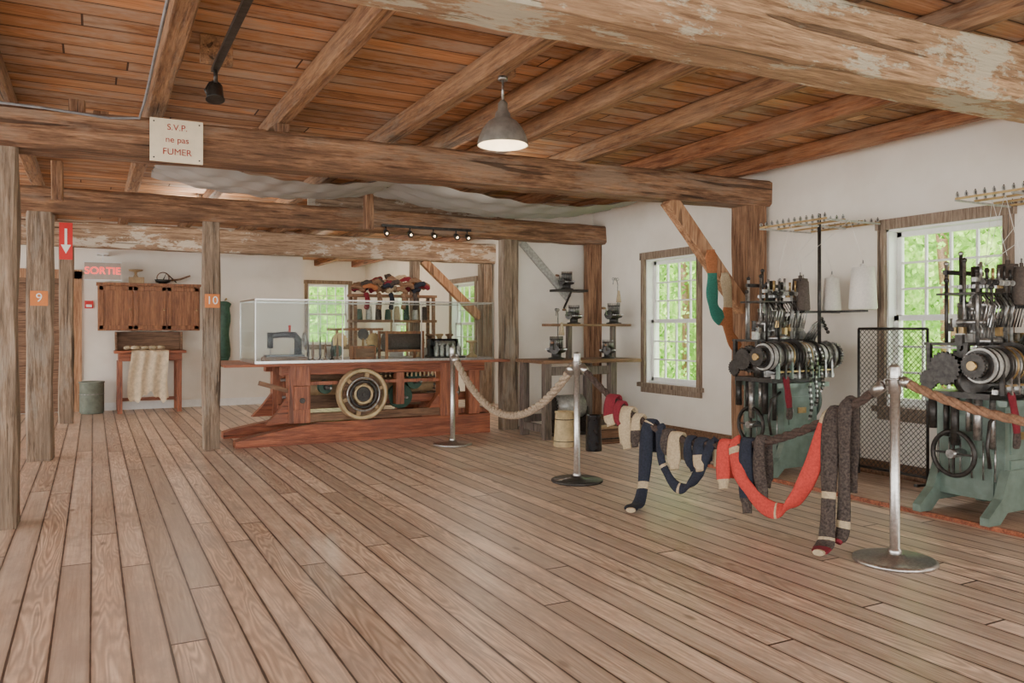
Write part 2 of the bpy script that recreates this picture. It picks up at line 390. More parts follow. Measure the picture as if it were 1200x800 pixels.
# beams
def mkbeam(name, y, w, h, mat, zl, zr, x0=-6.9, x1=XW, seed=1):
    b = B(); b.hewn((x0, y, zl), (x1, y, zr), w, h, mat, 90, .014, .022, seed); b.finish(name)
mkbeam('timber_beam', 2.65, .30, .31, 'hewn2', 2.52, 2.667, seed=3)
mkbeam('timber_beam', 6.23, .30, .265, 'hewn', 2.54, 2.695, seed=5)
mkbeam('timber_beam', 9.22, .26, .25, 'hewn', 2.575, 2.575, seed=8)
mkbeam('timber_beam', 12.6, .26, .34, 'hewn3', 2.60, 2.60, seed=11)
mkbeam('timber_beam', -1.2, .30, .33, 'hewn2', 2.55, 2.66, seed=14)
b = B()
for k in range(2): b.b2((2.2, 9.30, 2.705 + .155*k), (4.9, 9.34 + .01*k, 2.855 + .153*k), 'hewn3')
b.finish('trim_1')
for i, x in enumerate([-6.2, -5.2, -4.2, -3.3, -2.3, -1.4, -.55, .40, 1.28, 2.2, 2.70, 3.2, 4.05, 4.92, 5.85]):
    b = B(); b.hewn((x, -4.9, 2.932), (x, 19.9, 2.932), .10 + .02 * (i % 2), .15, 'joistred' if i > 12 else 'joist', 60, .006, .012, i)
    b.finish('ceiling_joist')
for x, y, z0 in ((.05, 6.5, 2.6), (1.15, 6.5, 2.65), (2.75, 8.75, 2.42), (-.3, 8.6, 2.5), (-.1, 6.25, 2.74), (1.28, 6.25, 2.75)):
    b = B(); b.hewn((x, y, z0), (x, y, 2.86), .10, .10, 'postbrown', 4, .004, .01, 2); b.finish('stub_post')
def post(x0, x1, y0, y1, top, mat='post', seed=0, z0=0):
    b = B(); b.hewn(((x0+x1)/2, (y0+y1)/2, z0), ((x0+x1)/2, (y0+y1)/2, top), y1 - y0, x1 - x0, mat, 30, .010, .018, seed)
    return b.finish('timber_post')
post(-.70, -.44, 6.10, 6.36, 2.48, seed=1)
post(-.60, -.34, 9.12, 9.35, 2.45, seed=2)
post(1.05, 1.21, 9.12, 9.30, 2.45, seed=3)
post(-.40, -.26, 12.5, 12.68, 2.42, seed=4)
post(4.70, 4.85, 9.12, 9.35, 2.45, seed=5)
post(5.90, 6.17, 6.11, 6.36, 2.56, 'postbrown', seed=6)
post(6.03, 6.17, 9.15, 9.38, 2.45, 'postbrown', seed=7)
post(5.95, 6.15, 12.5, 12.7, 2.42, 'post', seed=8)
post(5.95, 6.17, 2.54, 2.76, 2.50, 'postbrown', seed=9)
b = B(); b.hewn((4.98, 6.23, 2.56), (5.95, 6.23, 1.50), .13, .15, 'brace', 14, .006, .012, 1); b.finish('knee_brace')
b = B(); b.hewn((5.05, 9.39, 2.45), (5.78, 9.39, 1.72), .05, .10, 'lgrey', 10, .004, .008, 2); b.finish('knee_brace')
b = B(); b.hewn((4.9, 12.6, 2.44), (5.95, 12.6, 1.5), .12, .14, 'brace', 10, .006, .012, 3); b.finish('knee_brace')
post(4.68, 4.82, 12.53, 12.67, 2.42, seed=12)

# gauze drape between beams
b = B(); NU, NV = 80, 12
for (xa, xb, sg) in ((.5, 2.75, .17), (2.75, 5.7, .21)):
    vs = []
    for j in range(NV + 1):
        for i in range(NU + 1):
            u, v = i / NU, j / NV
            sag = sg * 4 * u * (1 - u)
            z = 2.80 - sag * (.65 + .35 * math.sin(math.pi * v)) + .02 * math.sin(v * 24 + u * 7) + .008 * math.sin(u*50 + v*9)
            vs.append((xa + (xb - xa) * u, 7.6 + 1.0 * v, z))
    b.add(vs, [(j*(NU+1)+i, j*(NU+1)+i+1, (j+1)*(NU+1)+i+1, (j+1)*(NU+1)+i) for j in range(NV) for i in range(NU)], 'gauze', True)
b.finish('draped_gauze_cloth')

# ------------------------------------------------------------ outside
def leaves(fn, n):
    vs, fs = [], []
    for i in range(n):
        c = V(fn()); a = V((R.uniform(-1,1), R.uniform(-1,1), R.uniform(-1,1))).normalized(); d = a.orthogonal().normalized(); e = a.cross(d)
        s = R.uniform(.035, .09); k = len(vs)
        vs += [c - d*s, c + e*s*.55, c + d*s, c - e*s*.55]; fs.append((k, k+1, k+2, k+3))
    b = B(); b.add(vs, fs, 'leaf'); return b
b = leaves(lambda: (lambda y, z: (13 + 2.0 * noise.noise(V((y*.6, z*.7, 0))) + R.uniform(-.5, .5), y, z))(R.uniform(1, 34), R.uniform(-.6, 7)), 50000)
for k in range(9):
    y = 2 + k * 3.7; b.tube([(14, y, -.69), (14.1, y + .1, 2), (13.9, y + .3, 6)], .10, 'brown')
b.add([(14.4, 0, -.69), (14.4, 36, -.69), (14.4, 36, 7), (14.4, 0, 7)], [(0, 1, 2, 3)], 'leaf')
b.finish('tree_foliage')
b = leaves(lambda: (lambda x, z: (x, 26 + 1.5 * noise.noise(V((x*.6, z*.7, 4))), z))(R.uniform(2, 11), R.uniform(-.6, 6)), 9000)
b.add([(1, 27.8, -.69), (13, 27.8, -.69), (13, 27.8, 6), (1, 27.8, 6)], [(0, 1, 2, 3)], 'leaf'); b.finish('tree_foliage')
b = B(); b.b2((6.5, -10, -.8), (30, 40, -.7), 'leaf'); b.finish('lawn')

# ------------------------------------------------------------ red mill machine
b = B()
def sill(y0, y1, xl):
    b.prism([(xl, 0), (4.42, 0), (4.42, .24), (2.25, .24), (2.0, .20), (xl + .1, .10), (xl, .07)], y0, y1, 'red')
sill(9.05, 9.23, 1.36); sill(9.95, 10.13, 1.36)
for x in (2.05, 3.87):
    for y in (9.14, 10.04):
        b.b2((x - .12, y - .08, .24), (x + .12, y + .08, .88), 'redz')
        b.prism([(x - .36, .24), (x - .12, .24), (x - .12, .52), (x - .24, .36)], y - .05, y + .05, 'red')
    b.b2((x - .06, 9.2, .25), (x + .06, 10.0, .38), 'red')
b.b2((1.85, 9.07, .78), (4.35, 9.2, .88), 'red'); b.b2((1.85, 9.98, .78), (4.35, 10.12, .88), 'red')
b.b2((2.17, 9.08, .25), (3.75, 9.18, .34), 'brown')
b.b2((2.17, 9.1, .66), (3.75, 9.16, .70), 'redz')
b.b2((2.9, 9.3, .4), (4.3, 9.4, .5), 'red'); b.b2((3.2, 9.10, .40), (3.30, 9.22, .78), 'redz')
b.b2((4.15, 9.1, .24), (4.30, 9.22, .78), 'redz'); b.b2((4.0, 9.24, .1), (4.5, 9.4, .30), 'redz')
b.b2((1.98, 8.98, .40), (2.14, 9.06, .66), 'redz'); b.cyl((2.06, 8.96, .5), (2.06, 8.99, .5), .03, 'dark')
b.beam((1.62, 9.14, .70), (1.94, 9.14, .60), .05, .05, 'brown')
b.b2((1.23, 8.93, .885), (4.64, 10.2, .915), 'red')
wc = V((2.76, 9.0, .545))
b.torus(wc, (0, 1, 0), .275, .026, 'wheel', 40, 10); b.torus(wc + V((0, .06, 0)), (0, 1, 0), .275, .026, 'wheel', 40, 10)
b.lathe(wc - V((0, .03, 0)), [(.29, 0), (.30, .02), (.30, .08), (.29, .1)], 'tan', (0, 1, 0), 40, False)
b.lathe(wc - V((0, .02, 0)), [(.245, 0), (.245, .1)], 'wheel', (0, 1, 0), 40, False)
b.cyl(wc + V((0, .05, 0)), wc + V((0, .09, 0)), .26, 'brown', n=40)
for k in range(6):
    an = k * math.pi / 3 + .3
    b.beam(wc + V((math.cos(an)*.05, .02, math.sin(an)*.05)), wc + V((math.cos(an)*.26, .02, math.sin(an)*.26)), .05, .045, 'tan')
b.cyl(wc - V((0, .06, 0)), wc + V((0, 1.0, 0)), .025, 'dark'); b.cyl(wc - V((0, .04, 0)), wc + V((0, .1, 0)), .085, 'dark')
b.torus(wc - V((0, .03, 0)), (0, 1, 0), .15, .020, 'dark', 30, 6); b.torus(wc - V((0, .03, 0)), (0, 1, 0), .19, .012, 'steel', 30, 6); b.torus(wc - V((0, .03, 0)), (0, 1, 0), .10, .015, 'wheel', 30, 6)
for (x, z, r) in ((3.32, .48, .15), (3.5, .66, .10), (3.98, .52, .13), (2.4, .62, .08)):
    b.lathe((x, 9.28, z), [(r, 0), (r, .015), (r * .88, .02), (r * .88, .07), (r, .075), (r, .09)], 'dgreen', (0, 1, 0), 24)
    b.cyl((x, 9.05, z), (x, 10.0, z), .014, 'steel'); b.cyl((x, 9.2, z), (x, 9.28, z), .03, 'dark')
for (z, y, r) in ((.6, 9.5, .09), (.48, 9.75, .12), (.68, 9.85, .06)):
    b.cyl((2.15, y, z), (3.8, y, z), r, 'tan', n=20); b.cyl((2.0, y, z), (4.0, y, z), .018, 'steel')
b.b2((2.18, 9.6, .34), (3.7, 9.64, .8), 'brown')
for k in range(14): b.cyl((3.0 + k*.055, 9.22, .72), (3.0 + k*.055, 9.22, .80), .012, 'wheel', n=8)
b.tube([(2.76, 9.05, .84), (3.0, 9.15, .76), (3.4, 9.24, .76)], .008, 'dark')
b.finish('antique_wooden_mill_machine', .006)

cx0, cx1, cy0, cy1, cz0, cz1 = 1.56, 4.44, 9.0, 10.0, .917, 1.62
b = B()
for lo, hi in (((cx0, cy0, cz0), (cx1, cy0+.006, cz1)), ((cx0, cy1-.006, cz0), (cx1, cy1, cz1)), ((cx0, cy0, cz0), (cx0+.006, cy1, cz1)),
               ((cx1-.006, cy0, cz0), (cx1, cy1, cz1)), ((cx0, cy0, cz1-.006), (cx1, cy1, cz1))): b.b2(lo, hi, 'case')
for y in (cy0, cy1):
    for z in (cz0 + .012, cz1): b.beam((cx0, y, z), (cx1, y, z), .014, .016 if z > 1 else .03, 'brushed')
    for x in (cx0, 2.52, 3.48, cx1): b.beam((x, y, cz0), (x, y, cz1), .010, .010, 'brushed')
for x in (cx0, cx1):
    for z in (cz0 + .012, cz1): b.beam((x, cy0, z), (x, cy1, z), .014, .016 if z > 1 else .03, 'brushed')
b.b2((cx0+.01, cy0+.02, cz0), (cx1-.01, cy1-.02, cz0 + .015), 'glasswhite')
b.finish('glass_display_case')
Z0 = cz0 + .016
def S4(x, y, z, s): return Matrix.Translation((x, y, z)) @ Matrix.Scale(s, 4)
b = B(S4(1.93, 9.30, Z0, 1.2))
b.b2((-.2, -.09, 0), (.2, .09, .04), 'brown'); b.b2((-.18, -.07, .04), (.18, .07, .06), 'black')
b.tube([(.13, 0, .06), (.13, 0, .2), (.10, 0, .245), (.0, 0, .25), (-.12, 0, .24)], lambda u: .038 - .012 * u, 'black', 10)
b.cyl((-.13, 0, .27), (-.13, 0, .12), .028, 'black'); b.cyl((-.13, 0, .12), (-.13, 0, .065), .006, 'steel')
b.torus((.19, 0, .2), (1, 0, 0), .065, .01, 'steel', 24, 6); b.cyl((.12, 0, .2), (.2, 0, .2), .016, 'steel')
for k in range(3): b.beam((.19, math.cos(k*2.1)*.06, .2+math.sin(k*2.1)*.06), (.19, 0, .2), .008, .008, 'steel')
b.cyl((.05, 0, .27), (.05, 0, .34), .012, 'coral'); b.finish('antique_sewing_machine')
b = B()
for k, x in enumerate((2.2, 2.27, 2.34, 2.42, 2.48, 2.56)):
    b.lathe((x, 9.3 + .06 * (k % 2), Z0), [(.03, 0), (.03, .01), (.008, .02), (.018, .06), (.008, .20 + .02 * (k % 3)), (.002, .25 + .02 * (k % 3))], 'brown' if k % 2 else 'dark', n=10)
b.finish('spindle_set')
b = B()
b.b2((2.72, 9.25, Z0), (3.0, 9.4, Z0 + .16), 'cab'); b.b2((2.75, 9.24, Z0+.03), (2.97, 9.25, Z0+.13), 'brown')
b.cyl((2.86, 9.32, Z0+.16), (2.86, 9.32, Z0+.25), .012, 'brass'); b.gear((2.86, 9.32, Z0+.30), (0,1,0), .07, .02, 18, 'dark')
b.finish('wooden_gear_box')
b = B()
for y in (9.22, 9.5): b.beam((3.12, y, Z0), (3.12, y, Z0+.34), .03, .03, 'cab'); b.beam((3.58, y, Z0), (3.58, y, Z0+.34), .03, .03, 'cab')
for z in (.1, .32):
    b.beam((3.12, 9.22, Z0+z), (3.58, 9.22, Z0+z), .03, .03, 'cab'); b.beam((3.12, 9.5, Z0+z), (3.58, 9.5, Z0+z), .03, .03, 'cab')
b.cyl((3.13, 9.36, Z0+.2), (3.57, 9.36, Z0+.2), .11, 'coned'); b.gear((3.61, 9.36, Z0+.2), (1,0,0), .12, .015, 20, 'dark')
b.finish('miniature_carding_roller')
b = B()
b.b2((3.72, 9.2, Z0), (4.15, 9.5, Z0+.02), 'dark')
for k in range(5): b.lathe((3.78+k*.075, 9.26, Z0+.02), [(.028,0),(.03,.02),(.03,.12),(.012,.14),(.012,.17)], 'lgrey', n=12)
b.b2((3.74, 9.36, Z0+.02), (4.12, 9.48, Z0+.24), 'black'); b.cyl((3.80, 9.35, Z0+.17), (4.06, 9.35, Z0+.17), .045, 'steel')
b.finish('bobbin_winder')
b = B(); b.lathe((4.28, 9.3, Z0), [(.07,0),(.075,.02),(.03,.05),(.03,.18),(.075,.2),(.07,.22)], 'tan'); b.finish('wooden_bobbin')
b = B()
for k in range(5): b.b2((2.1+k*.42, 9.80, Z0), (2.28+k*.42, 9.815, Z0+.12+.03*(k%2)), 'glasswhite')
b.finish('information_cards')
b = B()
for x in (2.62, 3.05):
    b.beam((x, 9.6, Z0), (x, 9.6, Z0+.36), .03, .03, 'cab'); b.gear((x+.02, 9.56, Z0+.22), (0,1,0), .10, .02, 18, 'brass'); b.cyl((x-.02, 9.5, Z0+.1), (x-.02, 9.58, Z0+.1), .07, 'dgreen')
b.beam((2.5, 9.6, Z0+.36), (3.2, 9.6, Z0+.36), .03, .03, 'cab'); b.finish('wooden_yarn_reel')
b = B()
for k in range(4): b.lathe((3.72+k*.14, 9.7, Z0), [(.05,0),(.055,.02),(.025,.04),(.03,.26),(.055,.28),(.05,.3)], ['tan','brown'][k%2], n=14)
b.finish('bobbin_row')

# ------------------------------------------------------------ shelf of wool behind case
b = B()
b.b2((3.55, 12.10, 1.80), (4.95, 12.42, 1.84), 'brown'); b.b2((3.55, 12.10, 1.40), (4.95, 12.42, 1.44), 'brown')
for x in (3.6, 4.9):
    for y in (12.14, 12.38): b.beam((x, y, 0), (x, y, 1.80), .05, .05, 'brown')
b.b2((3.55, 12.10, .7), (4.95, 12.42, .74), 'brown')
b.finish('wool_shelf', .004)
b = B(); cols = ['maroon', 'brown', 'char', 'brown', 'maroon', 'rust', 'navy', 'char', 'beige', 'brown']
for k in range(46):
    x = 3.65 + R.random()*1.15; y = 12.2 + R.random()*.15; top = .24 * (1 - abs(x - 4.3) / .95)
    z = 1.895 + R.random() * max(top, .02); c = cols[R.randrange(10)]; l = R.uniform(.05, .12); a = R.uniform(-.5, .5)
    b.strap([(x - l, y, z - a*l*.5), (x, y - .02, z + .03), (x + l, y, z + a*l)], .08, .06, (0, 0, 1), lambda u, c=c: c)
for k in range(5):
    x = 3.75 + .2*k; b.strap([(x, 12.07, 1.86), (x + .02, 12.05, 1.74), (x, 12.06, 1.6)], .08, .04, (1, 0, 0), lambda u, k=k: cols[(k*3) % 10])
b.finish('wool_and_sock_pile')
b = B()
for k in range(8):
    b.lathe((3.7 + .155*k, 12.25, 1.442), [(.05, 0), (.055, .02), (.04, .16 + .05*(k%3)), (.015, .17 + .05*(k%3))], ['dgreen', 'lgrey', 'char', 'dgreen', 'beige'][k % 5], n=12)
b.finish('yarn_cone_row')

# ------------------------------------------------------------ sock knitting corner
b = B()
b.b2((4.62, 8.05, .89), (6.02, 8.75, .93), 'brown')
for x in (4.70, 5.62):
    for y in (8.12, 8.66): b.beam((x, y, 0), (x, y, .89), .09, .09, 'bench')
    b.beam((x, 8.12, .12), (x, 8.66, .12), .06, .09, 'bench')
b.beam((4.7, 8.66, .2), (5.62, 8.66, .2), .05, .09, 'bench'); b.beam((4.7, 8.12, .8), (5.62, 8.12, .8), .04, .1, 'bench')
for x in (5.24, 5.9):
    b.beam((x, 8.5, .93), (x, 8.5, 1.33), .06, .06, 'bench')
b.b2((4.92, 8.38, 1.33), (6.1, 8.62, 1.36), 'brown')
b.finish('knitting_bench', .004)
def sock_knitter(x, y, z, s=1.0, tall=False, rz=0):
    b = B(Matrix.Translation((x, y, z + .001)) @ Matrix.Rotation(rz, 4, 'Z') @ Matrix.Scale(s, 4))
    b.lathe((0, 0, 0), [(.085, 0), (.085, .012), (.05, .02), (.05, .06), (.09, .07), (.1, .09), (.1, .11), (.062, .115), (.062, .19), (.07, .195), (.07, .205), (.055, .206)], 'dark', n=24)
    b.gear((0, 0, .1), (0, 0, 1), .108, .015, 30, 'steel')
    for k in range(24):
        a = k * math.pi / 12; b.cyl((math.cos(a)*.066, math.sin(a)*.066, .12), (math.cos(a)*.066, math.sin(a)*.066, .23), .0035, 'steel', n=5)
    b.gear((.12, 0, .1), (1, 0, 0), .05, .012, 16, 'dark'); b.tube([(.12, 0, .1), (.17, 0, .1), (.175, 0, .17), (.2, 0, .17)], .007, 'steel')
    b.cyl((.2, 0, .17), (.25, 0, .17), .014, 'brown')
    if tall:
        b.tube([(-.09, 0, .09), (-.09, 0, .45), (-.06, 0, .5), (0, 0, .5), (.02, 0, .44)], .006, 'steel')
        for k in range(3): b.torus((-.09 + .05*k, 0, .5), (1, 0, 0), .014, .004, 'steel', 10, 5)
        b.lathe((-.02, .05, .24), [(.03, 0), (.012, .13)], 'beige', n=10)
    return b.finish('circular_sock_knitting_machine')
sock_knitter(5.30, 8.48, 1.36, 1.0, False, 3.6); sock_knitter(5.90, 8.48, 1.36, 1.15, True, 3.6)
sock_knitter(5.0, 8.4, .93, 1.2, True, 4); sock_knitter(5.72, 8.35, .93, 1.0, False, 4)
b = B(); b.b2((5.5, 9.2, 1.80), (5.98, 9.42, 1.83), 'dark'); b.beam((5.72, 9.41, 1.58), (5.72, 9.22, 1.80), .02, .02, 'dark'); b.finish('wall_bracket_shelf')
sock_knitter(5.70, 9.3, 1.83, 1.05, False, 3.6)
b = B(); b.b2((4.9, 8.3, 0), (5.45, 8.5, .03), 'dark'); b.cyl((4.95, 8.4, .35), (5.35, 8.4, .35), .14, 'lgrey', n=24); b.gear((4.91, 8.4, .35), (1,0,0), .18, .02, 26, 'dark')
for x in (4.98, 5.38): b.beam((x, 8.4, .0), (x, 8.4, .35), .03, .2, 'dark')
b.finish('winding_drum')
b = B(); b.lathe((4.63, 7.6, 0), [(.12, 0), (.125, .01), (.105, .36), (.112, .37), (.112, .385), (.09, .385), (.09, .3)], 'wheel'); 
for z in (.06, .3): b.torus((4.63, 7.6, z), (0,0,1), .122 - z*.05, .006, 'dark', 30, 5)
b.finish('wooden_bobbin_bucket')
b = B(); b.lathe((4.73, 7.17, 0), [(.085, 0), (.088, .01), (.078, .37), (.082, .38), (.07, .38), (.065, .3)], 'black'); b.finish('black_roving_can')
b = B(); b.b2((5.0, 7.5, 0), (5.3, 7.72, .17), 'brown'); b.b2((5.02, 7.52, .17), (5.28, 7.7, .19), 'tan'); b.b2((4.99, 7.49, .05), (5.31, 7.73, .07), 'dark'); b.finish('wooden_crate')

# ------------------------------------------------------------ long socks on the brace post
def drape(name, pts, w, wdir, mf, t=.022):
    b = B(); b.strap(pts, w, t, wdir, mf, 6); return b.finish(name)
drape('hanging_long_sock', [(5.40, 6.10, 2.08), (5.42, 6.10, 1.85), (5.42, 6.10, 1.62), (5.46, 6.10, 1.47), (5.58, 6.10, 1.36)], .14, (1, 0, 0), lambda u: 'rust' if u < .25 or u > .88 else 'teal')
drape('hanging_long_sock', [(5.60, 6.12, 1.86), (5.62, 6.10, 1.60), (5.62, 6.10, 1.35), (5.67, 6.10, 1.20), (5.80, 6.10, 1.06)], .13, (1, 0, 0), lambda u: 'beige' if u < .3 or u > .9 else 'rust')

# ------------------------------------------------------------ industrial circular knitting machines
def knit_machine(ox, oy, seed):
    rr = random.Random(seed)
    b = B(Matrix.Translation((ox, oy, .03)))
    for y in (-.24, .24):
        b.prism([(-.42, 0), (-.30, 0), (-.22, .07), (.22, .07), (.30, 0), (.42, 0), (.42, .05), (.28, .16), (.2, .34), (-.2, .34), (-.28, .16), (-.42, .05)], y - .03, y + .03, 'green')
    b.b2((-.2, -.24, .12), (.2, .24, .76), 'green')
    for z in (.16, .44): b.b2((-.15, -.252, z), (.15, -.24, z + .24), 'green'); b.b2((-.212, -.17, z), (-.2, .17, z + .24), 'green')
    for z in (.28, .56): b.cyl((-.12, -.262, z), (-.12, -.25, z), .018, 'steel'); b.box((.0, -.256, z), (.10, .006, .05), 'brass' if z > .5 else 'dark')
    b.b2((-.26, -.29, .76), (.30, .29, .80), 'green'); b.b2((-.3, -.2, .80), (.34, .25, .84), 'dark')
    b.b2((.2, -.06, .3), (.27, .1, 1.0), 'green')
    b.torus((-.30, .05, .42), (1, 0, 0), .15, .016, 'dark', 30, 8); b.cyl((-.34, .05, .42), (-.2, .05, .42), .03, 'steel')
    for k in range(4): b.beam((-.30, .05, .42), (-.30, .05+math.cos(k*1.571)*.15, .42+math.sin(k*1.571)*.15), .014, .014, 'dark')
    for k in range(6):
        b.cyl((-.27 - .03*(k % 2), -.20 + .08*k, .48 + .05*(k % 3)), (-.27 - .03*(k % 2), -.20+.08*k, .80), .02 + .008*(k % 2), rr.choice(['dark', 'steel']), n=10)
        b.cyl((-.24, -.20 + .08*k, .26), (-.24, -.20+.08*k, .52), .006, 'steel', n=6)
    for (xa, xb, r, m) in ((-.46, -.41, .075, 'dark'), (-.41, -.27, .115, 'lgrey'), (-.27, -.24, .135, 'dark'), (-.24, -.08, .115, 'steel'), (-.08, -.05, .15, 'dark'),
                        (-.05, .14, .12, 'lgrey'), (.14, .17, .14, 'dark'), (.17, .34, .105, 'lgrey'), (.34, .37, .13, 'steel'), (.37, .42, .06, 'dark')):
        b.cyl((xa, -.2, 1.03), (xb, -.2, 1.03), r, m, n=28)
    for k in range(10): b.torus((-.22 + .035*k, -.2, 1.03), (1, 0, 0), .119, .006, rr.choice(['dark', 'steel', 'brass']), 28, 5)
    for xx in (-.39, -.33, .22, .28): b.torus((xx, -.2, 1.03), (1,0,0), .116 if xx < 0 else .106, .007, 'dark', 28, 5)
    b.gear((.44, -.2, 1.03), (1, 0, 0), .12, .025, 30, 'steel'); b.torus((.46, -.2, 1.03), (1,0,0), .08, .02, 'wheel', 28, 8)
    b.cyl((-.425, -.2, 1.03), (-.415, -.2, 1.03), .10, 'dark', n=28)
    b.gear((-.47, -.2, 1.03), (1, 0, 0), .085, .02, 22, 'dark'); b.cyl((-.5, -.2, 1.03), (-.46, -.2, 1.03), .03, 'brass')
    b.cyl((-.38, .06, 1.0), (.34, .06, 1.0), .07, 'dark', n=20)
    for x in (-.38, -.30, -.2, -.1, .05, .2, .3): b.gear((x, .06, 1.0), (1, 0, 0), .08 + .05*rr.random(), .02, 22, 'dark')
    for x in (-.34, .0, .34):
        for y in (-.07, .2): b.b2((x - .015, y - .015, .84), (x + .015, y + .015, 1.165), 'dark')
    b.cyl((-.36, .18, .92), (.3, .18, .92), .03, 'brass', n=12); b.gear((-.37, .18, .92), (1,0,0), .07, .02, 18, 'dark')
    for k in range(9):
        x = -.34 + k * .075; b.cyl((x, -.12 + .1*rr.random(), .92), (x + .04, -.12 + .1*rr.random(), .92), .05 + .03*rr.random(), rr.choice(['dark', 'steel', 'dark']) if k else 'dark', n=18)
    for k in range(9):
        x = -.34+ k*.08; b.beam((x, -.31, .84), (x + .02, -.29, 1.0), .018, .03, rr.choice(['steel', 'dark', 'green', 'steel']))
    b.beam((-.36, -.27, .86), (.36, -.27, .86), .04, .03, 'steel'); b.beam((-.34, -.3, .9), (.3, -.3, .91), .014, .014, 'brass')
    b.b2((-.34, -.08, 1.155), (.32, .24, 1.175), 'dark')
    for k in range(14): b.box((-.33 + k*.05, -.08 + .1*rr.random(), 1.19 + .03*rr.random()), (.03, .05, .05 + .04*rr.random()), rr.choice(['steel', 'dark', 'lgrey', 'brass', 'steel']))
    b.lathe((-.06, .04, 1.17), [(.16, 0), (.16, .03), (.11, .04), (.11, .12), (.15, .13), (.15, .16), (.10, .17), (.10, .24), (.12, .25), (.12, .28), (.05, .29)], 'steel', n=32)
    for k in range(32):
        a = k * math.pi / 16; b.cyl((-.06+math.cos(a)*.112, .04+math.sin(a)*.112, 1.21), (-.06+math.cos(a)*.112, .04+math.sin(a)*.112, 1.42), .004, 'brushed', n=5)
    for k in range(12):
        a = k * math.pi / 6; b.box((-.06+math.cos(a)*.155, .04+math.sin(a)*.155, 1.25 + .03*(k%3)), (.035, .035, .06), rr.choice(['dark', 'brass', 'steel']), Matrix.Rotation(a, 3, 'Z'))
    for (x, y, h) in ((-.24, -.08, 1.66), (-.24, .14, 1.72), (.14, -.08, 1.62), (.14, .14, 1.72), (-.12, -.1, 1.55), (.04, -.1, 1.58), (-.05, .16, 1.8), (-.30, .1, 1.60), (-.18, .05, 1.74), (.09, .06, 1.68)):
        b.cyl((x, y, 1.16), (x, y, h), .012, rr.choice(['steel', 'dark', 'lgrey']), n=8); b.sphere((x, y, h), .019, rr.choice(['steel', 'dark']), n=8)
    b.b2((-.31, -.11, 1.50), (.17, .17, 1.515), 'dark'); b.beam((-.28, -.08, 1.60), (.16, -.08, 1.60), .03, .03, 'lgrey')
    b.beam((-.26, .14, 1.66), (.16, .14, 1.66), .03, .03, 'dark'); b.cyl((-.06, .04, 1.44), (-.06, .04, 1.70), .035, 'dark'); b.gear((-.06, .04, 1.56), (0,0,1), .12, .025, 28, 'steel')
    b.gear((.08, -.02, 1.56), (0,0,1), .05, .02, 16, 'brass'); b.gear((-.2, -.04, 1.45), (0,1,0), .06, .02, 18, 'steel')
    for k in range(14):
        x = -.27 + k*.033; b.tube([(x, -.11, 1.50), (x + .01, -.16, 1.42), (x, -.13, 1.28)], .005, rr.choice(['steel', 'dark']), 5)
    for k in range(7):
        x = -.25 + k*.065; b.cyl((x, -.11, 1.60), (x, -.11, 1.67 + .05*rr.random()), .010, rr.choice(['brass','steel','dark']), n=8); b.cyl((x-.012, -.13, 1.58), (x+.012, -.13, 1.58), .02, rr.choice(['dark', 'lgrey']), n=10)
    for k in range(5):
        b.tube([(.2 + .03*k, -.1, 1.17), (.24 + .03*k, -.16, 1.3), (.33 + .02*k, -.18, 1.36 - .03*k)], .009, 'steel', 6); b.sphere((.33+.02*k, -.18, 1.36-.03*k), .018, 'dark', n=8)
    b.cyl((.25, .05, 1.3), (.25, .14, 1.3), .09, 'dark', n=24); b.gear((.25, .04, 1.3), (0,1,0), .10, .016, 26, 'steel'); b.cyl((.25, .1, 1.16), (.25, .1, 1.3), .02, 'dark')
    b.torus((.40, .1, .62), (1, 0, 0), .2, .018, 'green', 34, 8); b.cyl((.26, .1, .62), (.44, .1, .62), .025, 'steel')
    for k in range(5): b.beam((.40, .1, .62), (.40, .1+math.cos(k*1.257)*.2, .62+math.sin(k*1.257)*.2), .02, .018, 'green')
    b.tube([(.37, -.2, 1.16), (.42, -.1, .95), (.44, -.08, .72)], .009, 'dark')
    for j, x0 in enumerate((-.04, .03, .10)):
        P = [V((x0 + .04*math.sin(k/25*3), -.36 - .015*math.sin(k/25*9), 1.10 - (.62 - .12*j)*k/25)) for k in range(26)]
        for k in range(25): b.beam(P[k], P[k+1].lerp(P[k], .2), .032 if k % 2 else .02, .012, 'dark' if k % 2 else 'steel')
    b.cyl((-.06, -.02, .84), (-.06, -.02, 1.17), .05, 'conew', n=14)
    b.tube([(-.2, -.2, .72), (-.33, -.22, .66), (-.36, -.22, .5), (-.33, -.22, .36)], .012, 'dark')
    # knitted fabric tube hanging from the front
    b.strap([(-.24, -.30, .86), (-.25, -.33, .74), (-.24, -.34, .60), (-.23, -.33, .50)], .07, .03, (1, 0, 0), lambda u: 'maroon' if u < .6 else 'char')
    px, py = .30, -.18
    b.cyl((px, py, .8), (px, py, 2.3), .016, 'dark', n=10)
    for y in (py - .36, py, py + .40): b.beam((px - .32, y, 2.19), (px + .34, y, 2.19), .014, .014, 'lgrey')
    for x in (px - .32, px - .1, px + .12, px + .34): b.beam((x, py - .36, 2.2), (x, py + .40, 2.2), .012, .016, 'brass')
    for k in range(12):
        for x in (px - .32, px - .1, px + .34):
            y = py - .34 + k*.066; b.torus((x, y, 2.225), (0, 1, 0), .014, .005, 'lgrey', 10, 5); b.cyl((x, y, 2.2), (x, y, 2.25), .004, 'dark', n=5)
    b.beam((px, py - .5, 1.42), (px, py + .42, 1.42), .03, .018, 'dark'); b.beam((px-.2, py, 1.42), (px + .25, py, 1.42), .03, .018, 'dark')
